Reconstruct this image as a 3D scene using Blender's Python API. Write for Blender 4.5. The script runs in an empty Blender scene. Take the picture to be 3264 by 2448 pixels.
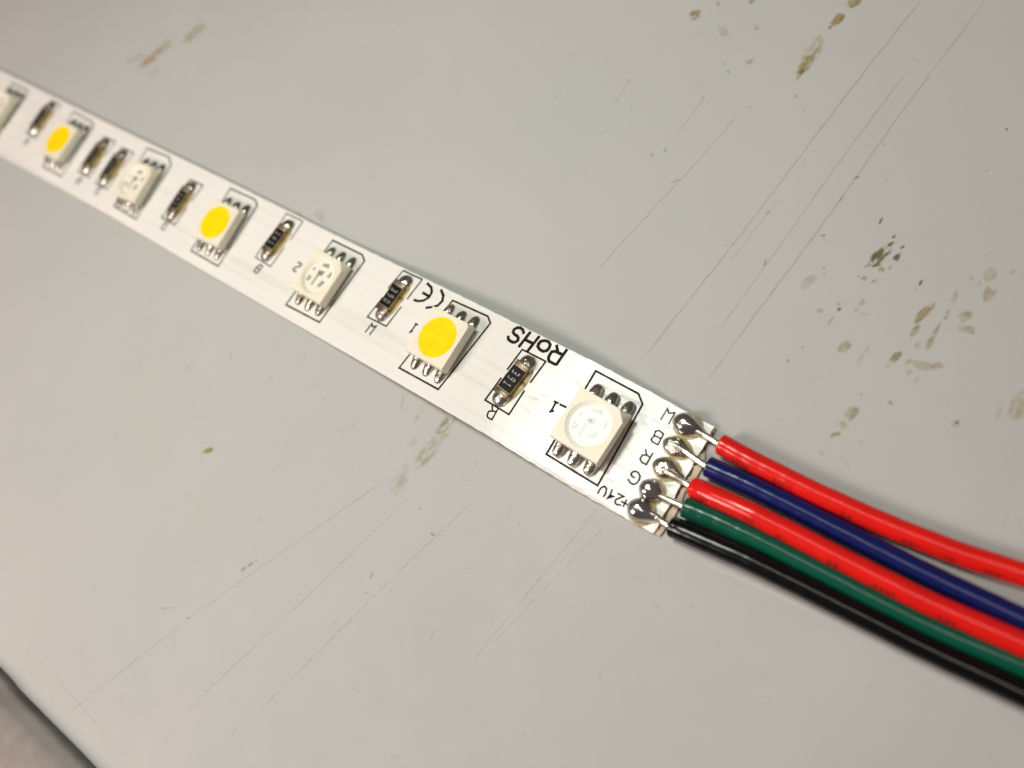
import bpy, bmesh, math, random
import numpy as np
from mathutils import Vector, Matrix

# Close-up of an LED strip end with five soldered wires on a worn table top.
# Dimensions below are written in millimetres; one scene unit is one centimetre.
S = 0.1
D = {'cam': [33.3582,-7.769,70.463],'R': [[0.752153,0.526054,-0.396903],[0.410614,-0.845203,-0.342094],[-0.515424,0.094333,-0.851727]],'f': 2990.0,'th': [0.049007360261906156,0.14259777812918634,0.10506287109933034,0.023601622799868077],'letters': {'RoHS': (0.25,[[(-10.419,4.348),(-10.645,4.58),(-11.007,4.629),(-11.29,4.497),(-11.451,4.221),(-11.387,3.971),(-11.111,3.861),(-10.796,3.85),(-10.599,3.725),(-10.514,3.507),(-10.628,3.293),(-10.848,3.168),(-11.196,3.161),(-11.473,3.27),(-11.562,3.428)],[(-9.886,4.642),(-10.075,3.123)],[(-8.91,4.679),(-9.11,3.063)],[(-9.946,3.879),(-9.153,3.909)],[(-8.238,4.615),(-7.876,4.697),(-7.564,4.538),(-7.482,4.227),(-7.532,3.929),(-7.804,3.714),(-8.183,3.72),(-8.498,3.878),(-8.562,4.161),(-8.491,4.431),(-8.238,4.615)],[(-5.966,4.777),(-6.046,3.285),(-6.158,3.209),(-6.808,3.205),(-7.022,3.407),(-7.084,3.687),(-7.073,4.043),(-6.785,4.228),(-6.223,4.24)],[(-6.98,4.713),(-6.635,4.342)]]),'CE': (0.24,[[(-22.867,4.467),(-22.186,4.295),(-21.788,3.891),(-21.742,3.349),(-22.104,2.831),(-22.657,2.546),(-23.149,2.473)],[(-22.694,3.469),(-21.772,3.425)],[(-20.946,4.474),(-20.346,4.096),(-20.094,3.581),(-20.258,3.022),(-20.723,2.647),(-21.323,2.34)]]),'R1': (0.13,[[(-9.182,-2.626),(-8.891,-2.997)],[(-8.544,-2.523),(-8.495,-3.658),(-8.889,-3.694),(-9.102,-3.574),(-9.186,-3.269),(-9.151,-3.134),(-8.867,-2.984),(-8.526,-2.874)]]),'W1': (0.15,[[(-26.259,-2.486),(-26.141,-1.481),(-25.799,-1.719),(-25.473,-1.472),(-25.6,-2.505)]]),'one1': (0.15,[[(-21.424,0.493),(-21.103,0.511)],[(-21.266,0.48),(-21.354,-0.38)],[(-21.431,-0.493),(-21.211,-0.267)]]),'B1': (0.15,[[(-43.967,-1.66),(-43.508,-1.736),(-43.496,-2.195),(-43.616,-2.591),(-44.039,-2.647),(-44.211,-2.543),(-44.186,-2.126),(-43.967,-1.66)],[(-44.109,-2.124),(-43.515,-2.173)]]),'two1': (0.16,[[(-39.383,0.472),(-38.868,0.48),(-38.799,0.224),(-39.171,-0.039),(-39.452,-0.324),(-39.363,-0.515),(-38.904,-0.527)]]),'L1': (0.17,[[(-4.379,0.388),(-4.03,0.404)],[(-4.226,0.356),(-4.178,-0.471)],[(-4.255,-0.581),(-4.023,-0.388)],[(-3.785,0.393),(-3.223,0.439)]]),'W': (0.12,[[(4.495,3.294),(4.507,4.333),(4.804,4.029),(5.239,4.297),(5.269,3.272)]]),'B': (0.12,[[(5.323,2.338),(5.379,1.352),(4.839,1.352),(4.643,1.488),(4.716,1.82),(4.885,1.907),(5.3,1.903)],[(5.323,2.338),(4.859,2.425),(4.621,2.24),(4.697,1.904)]]),'R': (0.13,[[(5.364,0.537),(5.391,-0.502),(4.955,-0.517),(4.691,-0.346),(4.688,0.026),(4.978,0.179),(5.366,0.166)],[(4.7,0.531),(5.002,0.192)]]),'G': (0.13,[[(5.082,-1.901),(4.791,-1.868),(4.677,-1.762),(4.726,-1.52),(4.89,-1.385),(5.188,-1.391),(5.441,-1.565),(5.531,-1.873),(5.488,-2.204),(5.311,-2.396),(5.024,-2.409),(4.716,-2.267)]]),'V24': (0.13,[[(3.105,-4.45),(3.087,-3.979),(3.277,-3.681),(3.515,-3.741),(3.678,-4.082),(3.677,-4.442)],[(3.99,-3.621),(4.081,-4.049),(4.006,-4.449),(4.41,-4.018),(4.081,-4.049)],[(4.036,-4.337),(4.266,-4.066)],[(4.599,-3.642),(5.124,-3.613),(4.921,-3.844),(4.685,-4.142),(4.721,-4.359),(4.958,-4.464),(5.273,-4.336)],[(5.478,-3.749),(5.51,-4.322)],[(5.172,-4.051),(5.745,-4.026)]])},'res_outline': {'R': [(0.14,[[(-9.834,0.827),(-9.642,2.992),(-7.065,3.049),(-7.243,0.803)],[(-9.917,-0.13),(-10.099,-2.488),(-7.365,-2.532),(-7.318,-0.106)]])],'W': [(0.13,[[(-26.869,2.343),(-26.453,4.583),(-23.72,4.599),(-23.987,2.264)],[(-26.823,1.257),(-27.137,-1.104),(-24.362,-1.032),(-24.104,1.267)]])],'B': [(0.12,[[(-44.846,3.118),(-44.845,4.564),(-42.089,4.6),(-42.174,2.155)],[(-44.846,3.118),(-45.182,-0.011),(-45.16,-1.204),(-42.474,-1.319),(-42.322,1.17)]])]},'res_body': {'R': [(-9.147,1.283),(-7.988,1.346),(-8.208,-0.828),(-9.407,-0.896)],'W': [(-26.11,2.828),(-24.752,2.819),(-24.93,0.63),(-26.245,0.611)],'B': [(-44.297,2.682),(-42.994,2.597),(-43.217,0.365),(-44.387,0.371)]},'res_ends': {'R': [(-8.81,2.43),(-8.716,-2.09)],'W': [(-25.441,3.845),(-25.507,-0.67)],'B': [(-43.772,3.759),(-43.724,-0.778)]},'res_blur': {'a': [(-60.559,0.455)],'b': [(-79.386,0.511)],'c': [(-74.961,0.291)],'d': [(-94.172,1.691)]},'leds': {0: {'sTL': (-2.642,4.359),'sC1': (1.674,4.335),'sC2': (2.465,3.713),'sLR': (2.752,-3.909),'sLL': (-2.497,-3.823),'tTL': (-2.471,2.25),'tTR': (2.372,2.218),'tBR': (2.542,-2.641),'tBL': (-2.378,-2.206),'cc': (-0.036,-0.203)},1: {'sTL': (-19.063,4.072),'sC1': (-14.609,4.215),'sC2': (-13.955,3.769),'sLR': (-14.906,-3.764),'sLL': (-20.141,-3.865),'tTL': (-19.312,2.469),'tTR': (-14.583,2.576),'tBR': (-15.007,-2.027),'tBL': (-19.512,-2.249),'cc': (-17.237,0.188)},2: {'sTL': (-36.905,4.18),'sC1': (-32.305,4.191),'sC2': (-31.575,3.721),'sLR': (-32.215,-3.899),'sLL': (-37.515,-4.038),'tTL': (-36.909,2.328),'tTR': (-31.838,2.407),'tBR': (-32.275,-2.283),'tBL': (-37.268,-2.323)},3: {'sTL': (-54.68,4.367),'sC1': (-50.2,4.428),'sC2': (-49.388,3.964),'sLR': (-49.306,-4.023),'sLL': (-54.468,-3.992),'tTL': (-54.415,2.344),'tTR': (-49.935,2.457),'tBR': (-49.55,-2.487),'tBL': (-53.77,-2.507),'cc': (-52.234,0.032)},4: {'sTL': (-71.582,4.373),'sC1': (-67.025,4.555),'sLL': (-70.718,-3.839),'sLR': (-65.716,-3.91),'tTL': (-70.941,2.241),'tTR': (-66.313,2.289),'tBR': (-66.022,-2.524),'tBL': (-70.089,-2.682)},5: {'sTL': (-89.253,4.478),'sLL': (-87.864,-3.906),'sLR': (-83.093,-3.828),'tTR': (-83.78,2.559),'tBR': (-83.205,-2.235),'cc': (-86.14,0.024)}},'rgb_pads': [[(-0.485,1.447),(0.269,1.611),(0.504,1.225),(0.129,1.142),(-0.558,1.108)],[(-0.567,0.587),(0.298,0.73),(0.267,0.237),(-0.157,-0.004),(-0.199,-1.119),(-0.419,-1.073),(-0.444,0.017)],[(-1.362,-0.287),(-0.84,-0.42),(-0.994,-0.931),(-1.339,-0.9)],[(1.072,1.077),(1.265,0.847),(1.343,0.333),(0.818,0.324)],[(0.633,-0.196),(1.114,-0.238),(0.838,-0.965),(0.411,-0.936)],[(-1.323,0.628),(-0.99,0.554),(-1.128,0.291),(-1.363,0.3)]],'blobs': [(6.636,3.822),(6.797,1.866),(6.927,-0.029),(6.859,-2.146),(6.926,-3.935)],'cond': [[(7.544,3.667),(9.548,3.752)],[(6.731,1.911),(9.927,1.731)],[(7.027,-0.252),(9.53,-0.377)],[(7.388,-2.282),(9.863,-2.048)],[(8.168,-3.749),(9.805,-3.848)]],'end': [(8.563,4.672),(8.756,3.238),(8.717,-0.662),(8.758,-4.168),(8.843,-4.994)],'backend': [(8.604,4.533),(9.384,3.276),(9.4,1.772),(9.247,-0.475),(9.244,-4.008),(9.091,-5.102)],'wires': {'red_a': [(9.905,3.663,0.85),(12.34,3.608,0.84),(15.435,3.609,0.83),(18.482,3.671,0.83),(22.775,3.894,0.83),(26.601,4.265,0.83),(29.013,4.598,0.83),(32.042,5.142,0.83)],'blue': [(9.942,1.655,0.85),(13.217,1.862,0.84),(16.37,1.956,0.83),(19.456,2.009,0.83),(23.687,2.064,0.83),(27.61,2.148,0.83),(33.294,2.43,0.83)],'red_b': [(9.804,-0.304,0.85),(11.42,-0.221,1.225),(14.56,-0.032,1.6),(17.51,0.078,1.6),(20.459,0.156,1.6),(24.654,0.269,1.6),(28.513,0.446,1.6),(33.908,0.943,1.6)],'green': [(10.018,-1.966,0.85),(12.044,-1.712,0.845),(15.151,-1.455,0.84),(18.204,-1.298,0.84),(21.13,-1.194,0.84),(25.248,-1.051,0.84),(29.118,-0.829,0.84),(34.493,-0.207,0.84)],'black': [(9.915,-3.767,0.85),(11.629,-3.574,1.0),(16.196,-3.085,1.15),(19.056,-2.869,1.15),(21.95,-2.692,1.15),(26.022,-2.471,1.15),(29.827,-2.24,1.15),(35.183,-1.771,1.15)]},'stains': [((12.908,22.862),(0.304,1.147),(0.402,-0.187),1.0,0),((14.15,23.29),(0.061,0.361),(0.221,-0.083),0.95,0),((13.242,24.124),(0.126,0.258),(0.11,-0.075),0.9,0),((11.61,25.669),(-0.013,0.299),(0.055,-0.009),0.8,0),((14.148,24.248),(0.077,0.159),(0.084,-0.058),0.95,0),((13.168,24.819),(0.044,0.166),(0.104,-0.05),0.85,0),((12.808,20.735),(0.103,0.28),(0.202,-0.11),0.6,1),((13.601,20.831),(0.144,0.236),(0.081,-0.062),0.6,1),((13.622,21.876),(0.132,0.214),(0.151,-0.117),0.6,1),((14.094,22.311),(-0.002,0.275),(0.092,-0.017),0.6,1),((13.281,22.133),(0.111,0.23),(0.085,-0.056),0.6,1),((16.699,21.989),(0.019,0.238),(0.101,-0.028),0.75,0),((16.711,21.294),(0.0,0.134),(0.051,-0.01),0.5,0),((18.029,19.707),(0.182,0.809),(0.291,-0.121),0.85,1),((18.265,20.424),(0.064,0.381),(0.158,-0.058),0.8,1),((18.113,18.215),(0.092,0.538),(0.256,-0.089),0.7,1),((19.467,18.377),(-0.034,1.12),(0.182,-0.023),0.5,1),((17.864,15.816),(0.145,0.454),(0.235,-0.115),0.8,1),((17.669,14.888),(0.103,0.117),(0.085,-0.088),0.4,1),((20.707,24.376),(0.126,0.483),(0.405,-0.204),0.5,2),((21.331,23.053),(0.003,0.654),(0.392,-0.079),0.75,2),((20.763,20.696),(0.271,0.458),(0.289,-0.236),0.6,2),((21.259,19.794),(0.5,0.11),(0.104,-0.335),0.7,1),((19.389,21.834),(-0.095,0.604),(0.157,0.0),0.45,2),((19.894,15.945),(0.777,0.225),(0.134,-0.379),0.5,2),((20.776,16.364),(0.376,0.134),(0.099,-0.248),0.5,2),((19.214,15.097),(0.104,0.291),(0.148,-0.079),0.45,2),((19.986,14.721),(0.046,0.273),(0.118,-0.039),0.35,2),((18.826,15.739),(0.153,0.261),(0.159,-0.12),0.45,2),((17.123,10.462),(0.118,0.694),(0.343,-0.098),0.75,2),((17.0,9.271),(0.114,0.319),(0.303,-0.144),0.75,2),((16.859,8.372),(0.289,0.278),(0.123,-0.139),0.75,1),((16.685,6.633),(0.059,0.165),(0.14,-0.064),0.45,2),((16.789,7.211),(0.086,0.045),(0.044,-0.082),0.4,2),((19.179,12.389),(0.136,0.067),(0.072,-0.143),0.8,1),((23.814,12.992),(0.047,0.135),(0.095,-0.05),1.0,0),((23.833,12.902),(0.143,0.252),(0.194,-0.15),0.4,2),((12.31,17.613),(-0.002,0.206),(0.121,-0.018),1.0,0),((12.032,18.002),(0.152,0.066),(0.062,-0.117),0.4,1),((14.12,14.993),(0.088,0.519),(0.36,-0.113),0.45,1),((9.069,18.746),(0.21,0.562),(0.399,-0.206),0.28,1),((13.558,18.749),(0.073,0.279),(0.166,-0.072),0.5,1),((13.54,18.109),(0.08,0.218),(0.088,-0.047),0.5,1),((12.194,16.479),(0.053,0.4),(0.08,-0.023),0.4,1),((14.219,18.015),(0.442,0.054),(0.017,-0.068),0.35,1),((26.778,15.882),(-0.255,1.173),(0.47,0.07),0.4,2),((25.893,15.014),(-0.089,0.623),(0.216,0.012),0.25,2),((19.725,23.657),(0.0,0.239),(0.122,-0.025),0.35,2),((22.044,25.089),(0.119,0.201),(0.133,-0.114),0.35,2),((20.387,23.329),(0.001,0.329),(0.121,-0.025),0.35,2),((15.639,14.616),(-0.002,0.534),(0.191,-0.025),0.25,2),((15.727,15.506),(0.151,0.418),(0.156,-0.081),0.25,2),((11.077,16.941),(0.213,0.094),(0.105,-0.195),0.3,1),((9.548,20.339),(0.06,0.026),(0.036,-0.067),0.9,0),((8.177,22.954),(0.074,0.029),(0.037,-0.069),0.9,0),((12.333,20.695),(0.046,0.019),(0.027,-0.053),0.95,0),((11.35,13.598),(0.058,0.027),(0.034,-0.064),0.9,0),((10.893,12.145),(-0.032,0.179),(0.081,0.005),0.5,1),((5.033,18.966),(-0.124,0.438),(0.064,0.007),0.5,0),((17.06,12.016),(0.086,0.043),(0.044,-0.084),0.5,1),((18.798,17.237),(0.0,0.328),(0.183,-0.028),0.35,2),((19.522,20.37),(0.001,0.461),(0.122,-0.022),0.4,1),((19.568,20.011),(0.158,0.071),(0.055,-0.112),0.4,1),((-1.322,38.27),(0.021,1.988),(0.696,-0.213),0.65,3),((-1.385,36.797),(0.078,0.468),(0.345,-0.148),0.8,1),((-1.227,37.618),(0.044,0.648),(0.434,-0.153),0.6,3),((-0.86,42.196),(0.131,0.783),(0.448,-0.209),0.9,1),((-1.066,41.302),(0.101,0.252),(0.15,-0.095),0.8,1),((-0.353,44.281),(0.374,0.533),(0.456,-0.393),0.95,1),((-13.998,39.507),(0.286,0.39),(0.469,-0.353),0.7,1),((-12.356,41.08),(0.256,0.064),(0.129,-0.219),0.6,2),((-9.408,42.128),(0.07,0.251),(0.227,-0.119),0.8,1),((-10.304,38.393),(0.667,-0.067),(0.089,-0.402),0.35,2),((-6.215,36.184),(0.193,0.275),(0.229,-0.176),0.6,2),((-7.583,34.686),(0.192,0.056),(0.109,-0.189),0.5,4),((-8.224,35.304),(0.242,0.07),(0.15,-0.259),0.3,4),((-7.452,39.665),(0.322,0.085),(0.15,-0.264),0.4,2),((8.062,28.636),(0.154,0.191),(0.076,-0.07),0.6,0),((16.495,36.189),(0.083,0.027),(0.034,-0.074),1.0,0),((8.045,22.882),(0.078,0.031),(0.031,-0.058),0.9,0),((-0.428,34.1),(0.139,0.129),(0.12,-0.124),0.4,2),((-8.819,25.515),(-0.059,0.26),(0.13,-0.002),0.5,2),((-9.781,24.687),(-0.01,0.255),(0.115,-0.02),0.6,1),((-6.202,23.107),(0.283,0.268),(0.087,-0.078),0.4,1),((16.745,32.355),(0.152,0.055),(0.048,-0.101),0.4,4),((-1.215,36.169),(-0.013,0.499),(0.174,-0.044),0.4,1),((11.586,25.662),(-0.003,0.327),(0.072,-0.015),0.8,0),((-8.338,31.451),(0.056,0.201),(0.092,-0.042),0.4,1),((-3.622,31.943),(0.305,0.097),(0.066,-0.115),0.3,2),((2.926,23.124),(0.153,0.152),(0.101,-0.098),0.3,1),((8.557,32.023),(0.061,0.158),(0.072,-0.044),0.4,1),((7.82,26.414),(0.056,0.209),(0.074,-0.035),0.35,1),((-35.84,-20.671),(0.35,0.356),(0.243,-0.119),1.0,1),((-13.233,-7.005),(0.093,1.526),(0.729,-0.036),0.62,3),((-13.306,-9.201),(0.216,1.741),(0.725,-0.058),0.42,3),((-14.173,-12.354),(-0.059,1.29),(0.733,0.041),0.24,3),((-16.323,-6.392),(0.055,0.934),(0.247,-0.013),0.35,3),((-12.77,-5.326),(-0.023,0.535),(0.218,0.002),0.4,3),((-13.449,-5.852),(-0.027,0.614),(0.367,0.006),0.5,3),((-15.191,-8.741),(0.041,0.692),(0.373,-0.015),0.25,3),((-26.162,-34.166),(0.105,0.065),(0.056,-0.058),1.0,0),((-8.289,-14.713),(0.22,-0.017),(-0.012,-0.073),0.8,0),((-44.873,-15.085),(0.22,0.519),(0.371,-0.07),0.12,3),((-13.751,-13.607),(0.124,0.069),(0.068,-0.087),0.4,1),((-8.861,-20.688),(0.073,0.044),(0.045,-0.058),0.7,0),((-10.817,-13.603),(-0.005,0.134),(0.124,0.008),0.35,1),((-25.247,-22.8),(0.122,0.069),(0.078,-0.087),0.3,1),((-29.061,-34.838),(0.692,0.465),(0.038,-0.033),0.35,0),((-40.559,-11.553),(-0.036,0.441),(0.112,0.005),0.25,2),((-11.362,-20.687),(-0.074,0.281),(0.06,0.015),0.6,0),((-10.879,-22.116),(0.107,0.177),(0.054,-0.019),0.4,0),((-19.581,-4.361),(0.157,0.16),(0.142,-0.091),0.4,1),((-18.572,-6.403),(-0.376,0.822),(0.073,0.021),0.35,2),((-82.069,15.657),(1.396,2.485),(0.806,-0.254),0.5,4),((-82.417,14.195),(0.737,0.835),(0.567,-0.23),0.5,4),((-77.668,20.033),(0.668,1.604),(0.881,-0.261),0.35,2),((-85.397,13.797),(0.891,1.0),(0.727,-0.288),0.22,2),((-79.979,13.1),(0.527,0.603),(0.555,-0.224),0.2,4),((-40.833,5.977),(-0.041,0.509),(0.789,-0.038),0.22,2),((-43.6,4.913),(-0.044,0.514),(0.716,-0.03),0.22,2)],'scratch_lines': [([(4.912,45.878),(3.533,35.608),(2.434,25.503),(1.625,18.787),(0.155,7.718)],0.13,0.5,0),([(9.79,47.085),(8.524,35.562),(7.901,27.51),(7.335,21.104),(6.57,14.295),(6.032,7.907)],0.13,0.45,0),([(7.1,38.985),(6.09,29.687),(5.335,20.292),(4.634,12.57)],0.1,0.3,0),([(-4.434,30.521),(-5.583,24.589),(-7.428,16.661),(-8.2,12.714)],0.1,0.3,0),([(-8.258,31.485),(-8.69,27.54)],0.1,0.35,0),([(-15.655,-13.337),(-21.009,-23.921),(-26.628,-35.284),(-32.531,-49.06)],0.1,0.3,1),([(-12.252,-12.567),(-14.612,-21.002),(-16.942,-28.711),(-20.453,-40.093)],0.1,0.28,1),([(-6.708,-10.723),(-8.996,-18.33),(-11.068,-25.715),(-13.769,-35.669)],0.1,0.28,1),([(3.562,-5.55),(2.304,-13.555),(1.138,-21.277)],0.1,0.22,1),([(5.001,-5.976),(1.903,-18.757)],0.08,0.18,1),([(-23.968,-27.731),(-23.003,-25.867)],0.3,0.35,2),([(12.917,-4.955),(18.386,-4.253),(24.179,-3.652)],0.12,0.25,2),([(3.172,24.494),(2.316,18.117)],0.07,0.35,0),([(-36.332,-47.047),(-32.556,-47.18),(-27.442,-47.13)],0.1,0.15,1),([(-3.105,-27.861),(-2.327,-26.461)],0.12,0.2,2),([(-16.315,31.332),(-16.299,28.401)],0.1,0.2,0)],'edge': [(-61.172,-52.237),(-43.654,-50.727),(-39.266,-50.612),(-33.675,-50.282),(-25.851,-49.84),(-14.908,-49.686)],'corners': [(-123.248,14.16),(12.521,47.761),(37.065,-5.689),(-35.927,-57.026)]}
sc = bpy.context.scene
col = sc.collection
sc.unit_settings.system = 'METRIC'
sc.unit_settings.scale_length = 0.01
rng = random.Random(7)
TABLE_Z = 0.0
BOARD_Z = 0.4            # board face above the table where the strip lies flat

# ------------------------------------------------------------------ camera
cam = bpy.data.cameras.new('camera')
cam_o = bpy.data.objects.new('camera', cam); col.objects.link(cam_o)
R = np.array(D['R'])
cp = np.array(D['cam']) + np.array([0, 0, BOARD_Z])
m = np.eye(4); m[:3, 0] = R[0]; m[:3, 1] = -R[1]; m[:3, 2] = -R[2]; m[:3, 3] = cp * S
cam_o.matrix_world = Matrix(m.tolist())
cam.sensor_width = 36.0; cam.sensor_fit = 'HORIZONTAL'
cam.lens = D['f'] / 3264 * 36
cam.clip_start = 0.05; cam.clip_end = 2000
cam.dof.use_dof = True
cam.dof.focus_distance = 8.1
cam.dof.aperture_fstop = cam.lens * 1e-3 / (2 * 0.070)
cam.dof.aperture_blades = 0
sc.camera = cam_o

# ------------------------------------------------------------------ light
w = bpy.data.worlds.new('World'); sc.world = w; w.use_nodes = True
bg = w.node_tree.nodes['Background']
bg.inputs['Color'].default_value = (1.0, 0.81, 0.79, 1); bg.inputs['Strength'].default_value = 0.12
def area(name, pos, target, sx, sy, power, color):
    l = bpy.data.lights.new(name, 'AREA'); l.shape = 'RECTANGLE'; l.size = sx * S; l.size_y = sy * S
    l.energy = power; l.color = color
    o = bpy.data.objects.new(name, l); col.objects.link(o)
    o.location = Vector(pos) * S
    o.rotation_euler = (Vector(target) - Vector(pos)).to_track_quat('-Z', 'Y').to_euler()
    return o
area('work_lamp', (-40, 13, 124), (0, 0, 0), 38, 24, 800, (0.89, 1.0, 0.88))
area('ceiling_tube', (8, 62, 640), (8, 0, 0), 330, 20, 6300, (1.0, 0.82, 0.78))
area('desk_lamp', (-125, -172, 185), (-15, -15, 0), 85, 85, 4950, (1.0, 0.815, 0.77))
sc.view_settings.view_transform = 'Standard'; sc.view_settings.look = 'None'
sc.view_settings.exposure = 0.0; sc.view_settings.gamma = 1.0

# ------------------------------------------------------------------ materials
def mat(name, color=(.8, .8, .8), rough=.5, metal=0., spec=.5, **kw):
    mt = bpy.data.materials.new(name); mt.use_nodes = True
    b = mt.node_tree.nodes['Principled BSDF']
    b.inputs['Base Color'].default_value = (*color, 1)
    b.inputs['Roughness'].default_value = rough; b.inputs['Metallic'].default_value = metal
    b.inputs['Specular IOR Level'].default_value = spec
    for k, v in kw.items(): b.inputs[k.replace('_', ' ')].default_value = v
    return mt
def nd(mt, typ, **kw):
    n = mt.node_tree.nodes.new(typ)
    for k, v in kw.items():
        if k in n.inputs: n.inputs[k].default_value = v
        else: setattr(n, k, v)
    return n
def ln(mt, a, b): mt.node_tree.links.new(a, b)
def noise(mt, scale, detail=3, rough=.55, vec=None, stretch=None, dist=0.):
    n = nd(mt, 'ShaderNodeTexNoise'); n.inputs['Scale'].default_value = scale; n.inputs['Detail'].default_value = detail
    n.inputs['Roughness'].default_value = rough; n.inputs['Distortion'].default_value = dist
    if vec is None:
        tc = nd(mt, 'ShaderNodeTexCoord'); vec = tc.outputs['Object']
    if stretch:
        mp = nd(mt, 'ShaderNodeMapping'); mp.inputs['Scale'].default_value = stretch; ln(mt, vec, mp.inputs['Vector']); vec = mp.outputs['Vector']
    ln(mt, vec, n.inputs['Vector']); return n.outputs['Fac']
def ramp(mt, fac, *stops):
    r = nd(mt, 'ShaderNodeValToRGB'); e = r.color_ramp.elements
    while len(e) < len(stops): e.new(.5)
    for i, (p, c) in enumerate(stops):
        e[i].position = p; e[i].color = (*c, 1) if len(c) == 3 else c
    ln(mt, fac, r.inputs['Fac']); return r.outputs['Color']
def bump(mt, fac, strength, dist, prev=None):
    b = nd(mt, 'ShaderNodeBump'); b.inputs['Strength'].default_value = strength; b.inputs['Distance'].default_value = dist
    ln(mt, fac, b.inputs['Height'])
    if prev is not None: ln(mt, prev, b.inputs['Normal'])
    return b.outputs['Normal']
def P(mt): return mt.node_tree.nodes['Principled BSDF']
def noisy(mt, scale, c1, c2, lo=.35, hi=.65, **kw):
    ln(mt, ramp(mt, noise(mt, scale, **kw), (lo, c1), (hi, c2)), P(mt).inputs['Base Color']); return mt

M = {}
# table top: grey laminate, faint mottling and a fine leathery grain
t = M['table'] = mat('grey_laminate', (.46, .46, .42), .6, spec=.3)
noisy(t, .55, (.455, .468, .445), (.485, .49, .472), .3, .7, detail=4)
g1 = noise(t, 42, 2); g2 = noise(t, 9, 3)
ln(t, bump(t, g2, .05, .02, bump(t, g1, .10, .008)), P(t).inputs['Normal'])
ln(t, ramp(t, noise(t, 3, 4), (.3, (.54,) * 3), (.7, (.66,) * 3)), P(t).inputs['Roughness'])
# board: white solder mask, glossy, traces telegraph through it
t = M['mask'] = mat('white_solder_mask', (.79, .785, .745), .2, spec=.27)
uv = nd(t, 'ShaderNodeUVMap'); uv.uv_map = 'UVMap'
n1 = noise(t, 3.2, 2, vec=uv.outputs['UV'], stretch=(.12, 2.2, 1))
n2 = noise(t, 2.6, 3, vec=uv.outputs['UV'], stretch=(.7, 1.0, 1), dist=.8)
n3 = noise(t, 60, 2, vec=uv.outputs['UV'])
ln(t, bump(t, n3, .025, .006, bump(t, n2, .12, .10, bump(t, n1, .19, .05))), P(t).inputs['Normal'])
tr_ = noise(t, 4.2, 2, vec=uv.outputs['UV'], stretch=(.03, 2.0, 1))          # copper lanes showing faintly through the mask
ln(t, ramp(t, tr_, (.36, (.765, .755, .70)), (.43, (.82, .81, .765)), (.56, (.82, .81, .765)), (.62, (.79, .785, .735))), P(t).inputs['Base Color'])
M['core'] = noisy(mat('tan_polyimide_edge', (.42, .34, .2), .5), 6, (.30, .22, .11), (.55, .46, .30))
M['tape'] = noisy(mat('tan_adhesive_tape', (.52, .42, .27), .45), 5, (.44, .34, .2), (.62, .52, .36))
M['copper'] = noisy(mat('cut_copper_edge', (.2, .11, .05), .45, .4), 9, (.09, .045, .02), (.34, .2, .1))
M['ink'] = noisy(mat('black_ink', (.012, .011, .010), .6, spec=.15), 30, (.004, .004, .003), (.014, .013, .011), .45, .8)
M['ink_thin'] = noisy(mat('thin_grey_ink', (.05, .045, .04), .6, spec=.15), 22, (.02, .018, .015), (.12, .11, .095), .4, .75)
M['housing'] = noisy(mat('cream_plastic', (.80, .75, .60), .42, Subsurface_Weight=.0), 7, (.82, .775, .61), (.86, .815, .66))
t = M['phosphor'] = mat('yellow_phosphor', (.95, .72, .0), .55, spec=.15)
noisy(t, 8, (.93, .67, .0), (1.0, .745, .002))
M['cavity'] = mat('white_reflector', (.86, .82, .71), .4)
M['pad_grey'] = noisy(mat('silvered_lead_frame', (.5, .5, .47), .4, .15), 20, (.27, .285, .27), (.40, .41, .385))
M['chip'] = mat('led_die', (.26, .15, .10), .4)
M['chip_pale'] = mat('pale_die', (.55, .53, .42), .3)
# clear resin: thin clear cover that only reflects
t = bpy.data.materials.new('clear_resin'); t.use_nodes = True; M['resin'] = t
nt = t.node_tree; nt.nodes.remove(nt.nodes['Principled BSDF'])
tr = nd(t, 'ShaderNodeBsdfTransparent'); gl = nd(t, 'ShaderNodeBsdfGlossy'); gl.inputs['Roughness'].default_value = .14
fr = nd(t, 'ShaderNodeFresnel'); fr.inputs['IOR'].default_value = 1.26; mx = nd(t, 'ShaderNodeMixShader')
nb = bump(t, noise(t, 9, 2), .12, .03); ln(t, nb, gl.inputs['Normal'])
ln(t, fr.outputs[0], mx.inputs[0]); ln(t, tr.outputs[0], mx.inputs[1]); ln(t, gl.outputs[0], mx.inputs[2])
ln(t, mx.outputs[0], nt.nodes['Material Output'].inputs['Surface'])
# solder
def solder(name, c1, c2, rough, bs, scale):
    t = mat(name, c1, rough, 1.0); noisy(t, scale, c1, c2, .35, .7)
    ln(t, bump(t, noise(t, scale * 1.4, 3), bs, .03), P(t).inputs['Normal']); return t
M['ball'] = solder('dark_bright_solder', (.50, .49, .46), (.76, .75, .72), .17, .3, 7)
M['fillet'] = solder('crinkled_solder', (.38, .365, .29), (.70, .68, .60), .26, .5, 12)
M['tin'] = solder('tinned_copper', (.50, .48, .40), (.68, .66, .58), .24, .06, 7)
M['term'] = noisy(mat('dull_terminal', (.42, .36, .28), .42, .7), 12, (.15, .11, .07), (.36, .28, .20))
t = M['flux'] = mat('amber_flux', (.36, .25, .05), .22)
noisy(t, 9, (.40, .26, .02), (.62, .48, .16)); P(t).inputs['Alpha'].default_value = .6
M['ceramic'] = noisy(mat('flux_stained_ceramic', (.45, .38, .2), .4), 10, (.30, .21, .05), (.50, .40, .16))
M['resist'] = mat('black_glaze', (.008, .007, .012), .5, spec=.12)
M['code'] = mat('cream_code_ink', (.42, .38, .30), .5)
M['pad'] = noisy(mat('cream_pad', (.76, .73, .64), .3), 8, (.70, .66, .55), (.80, .78, .70))
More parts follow.
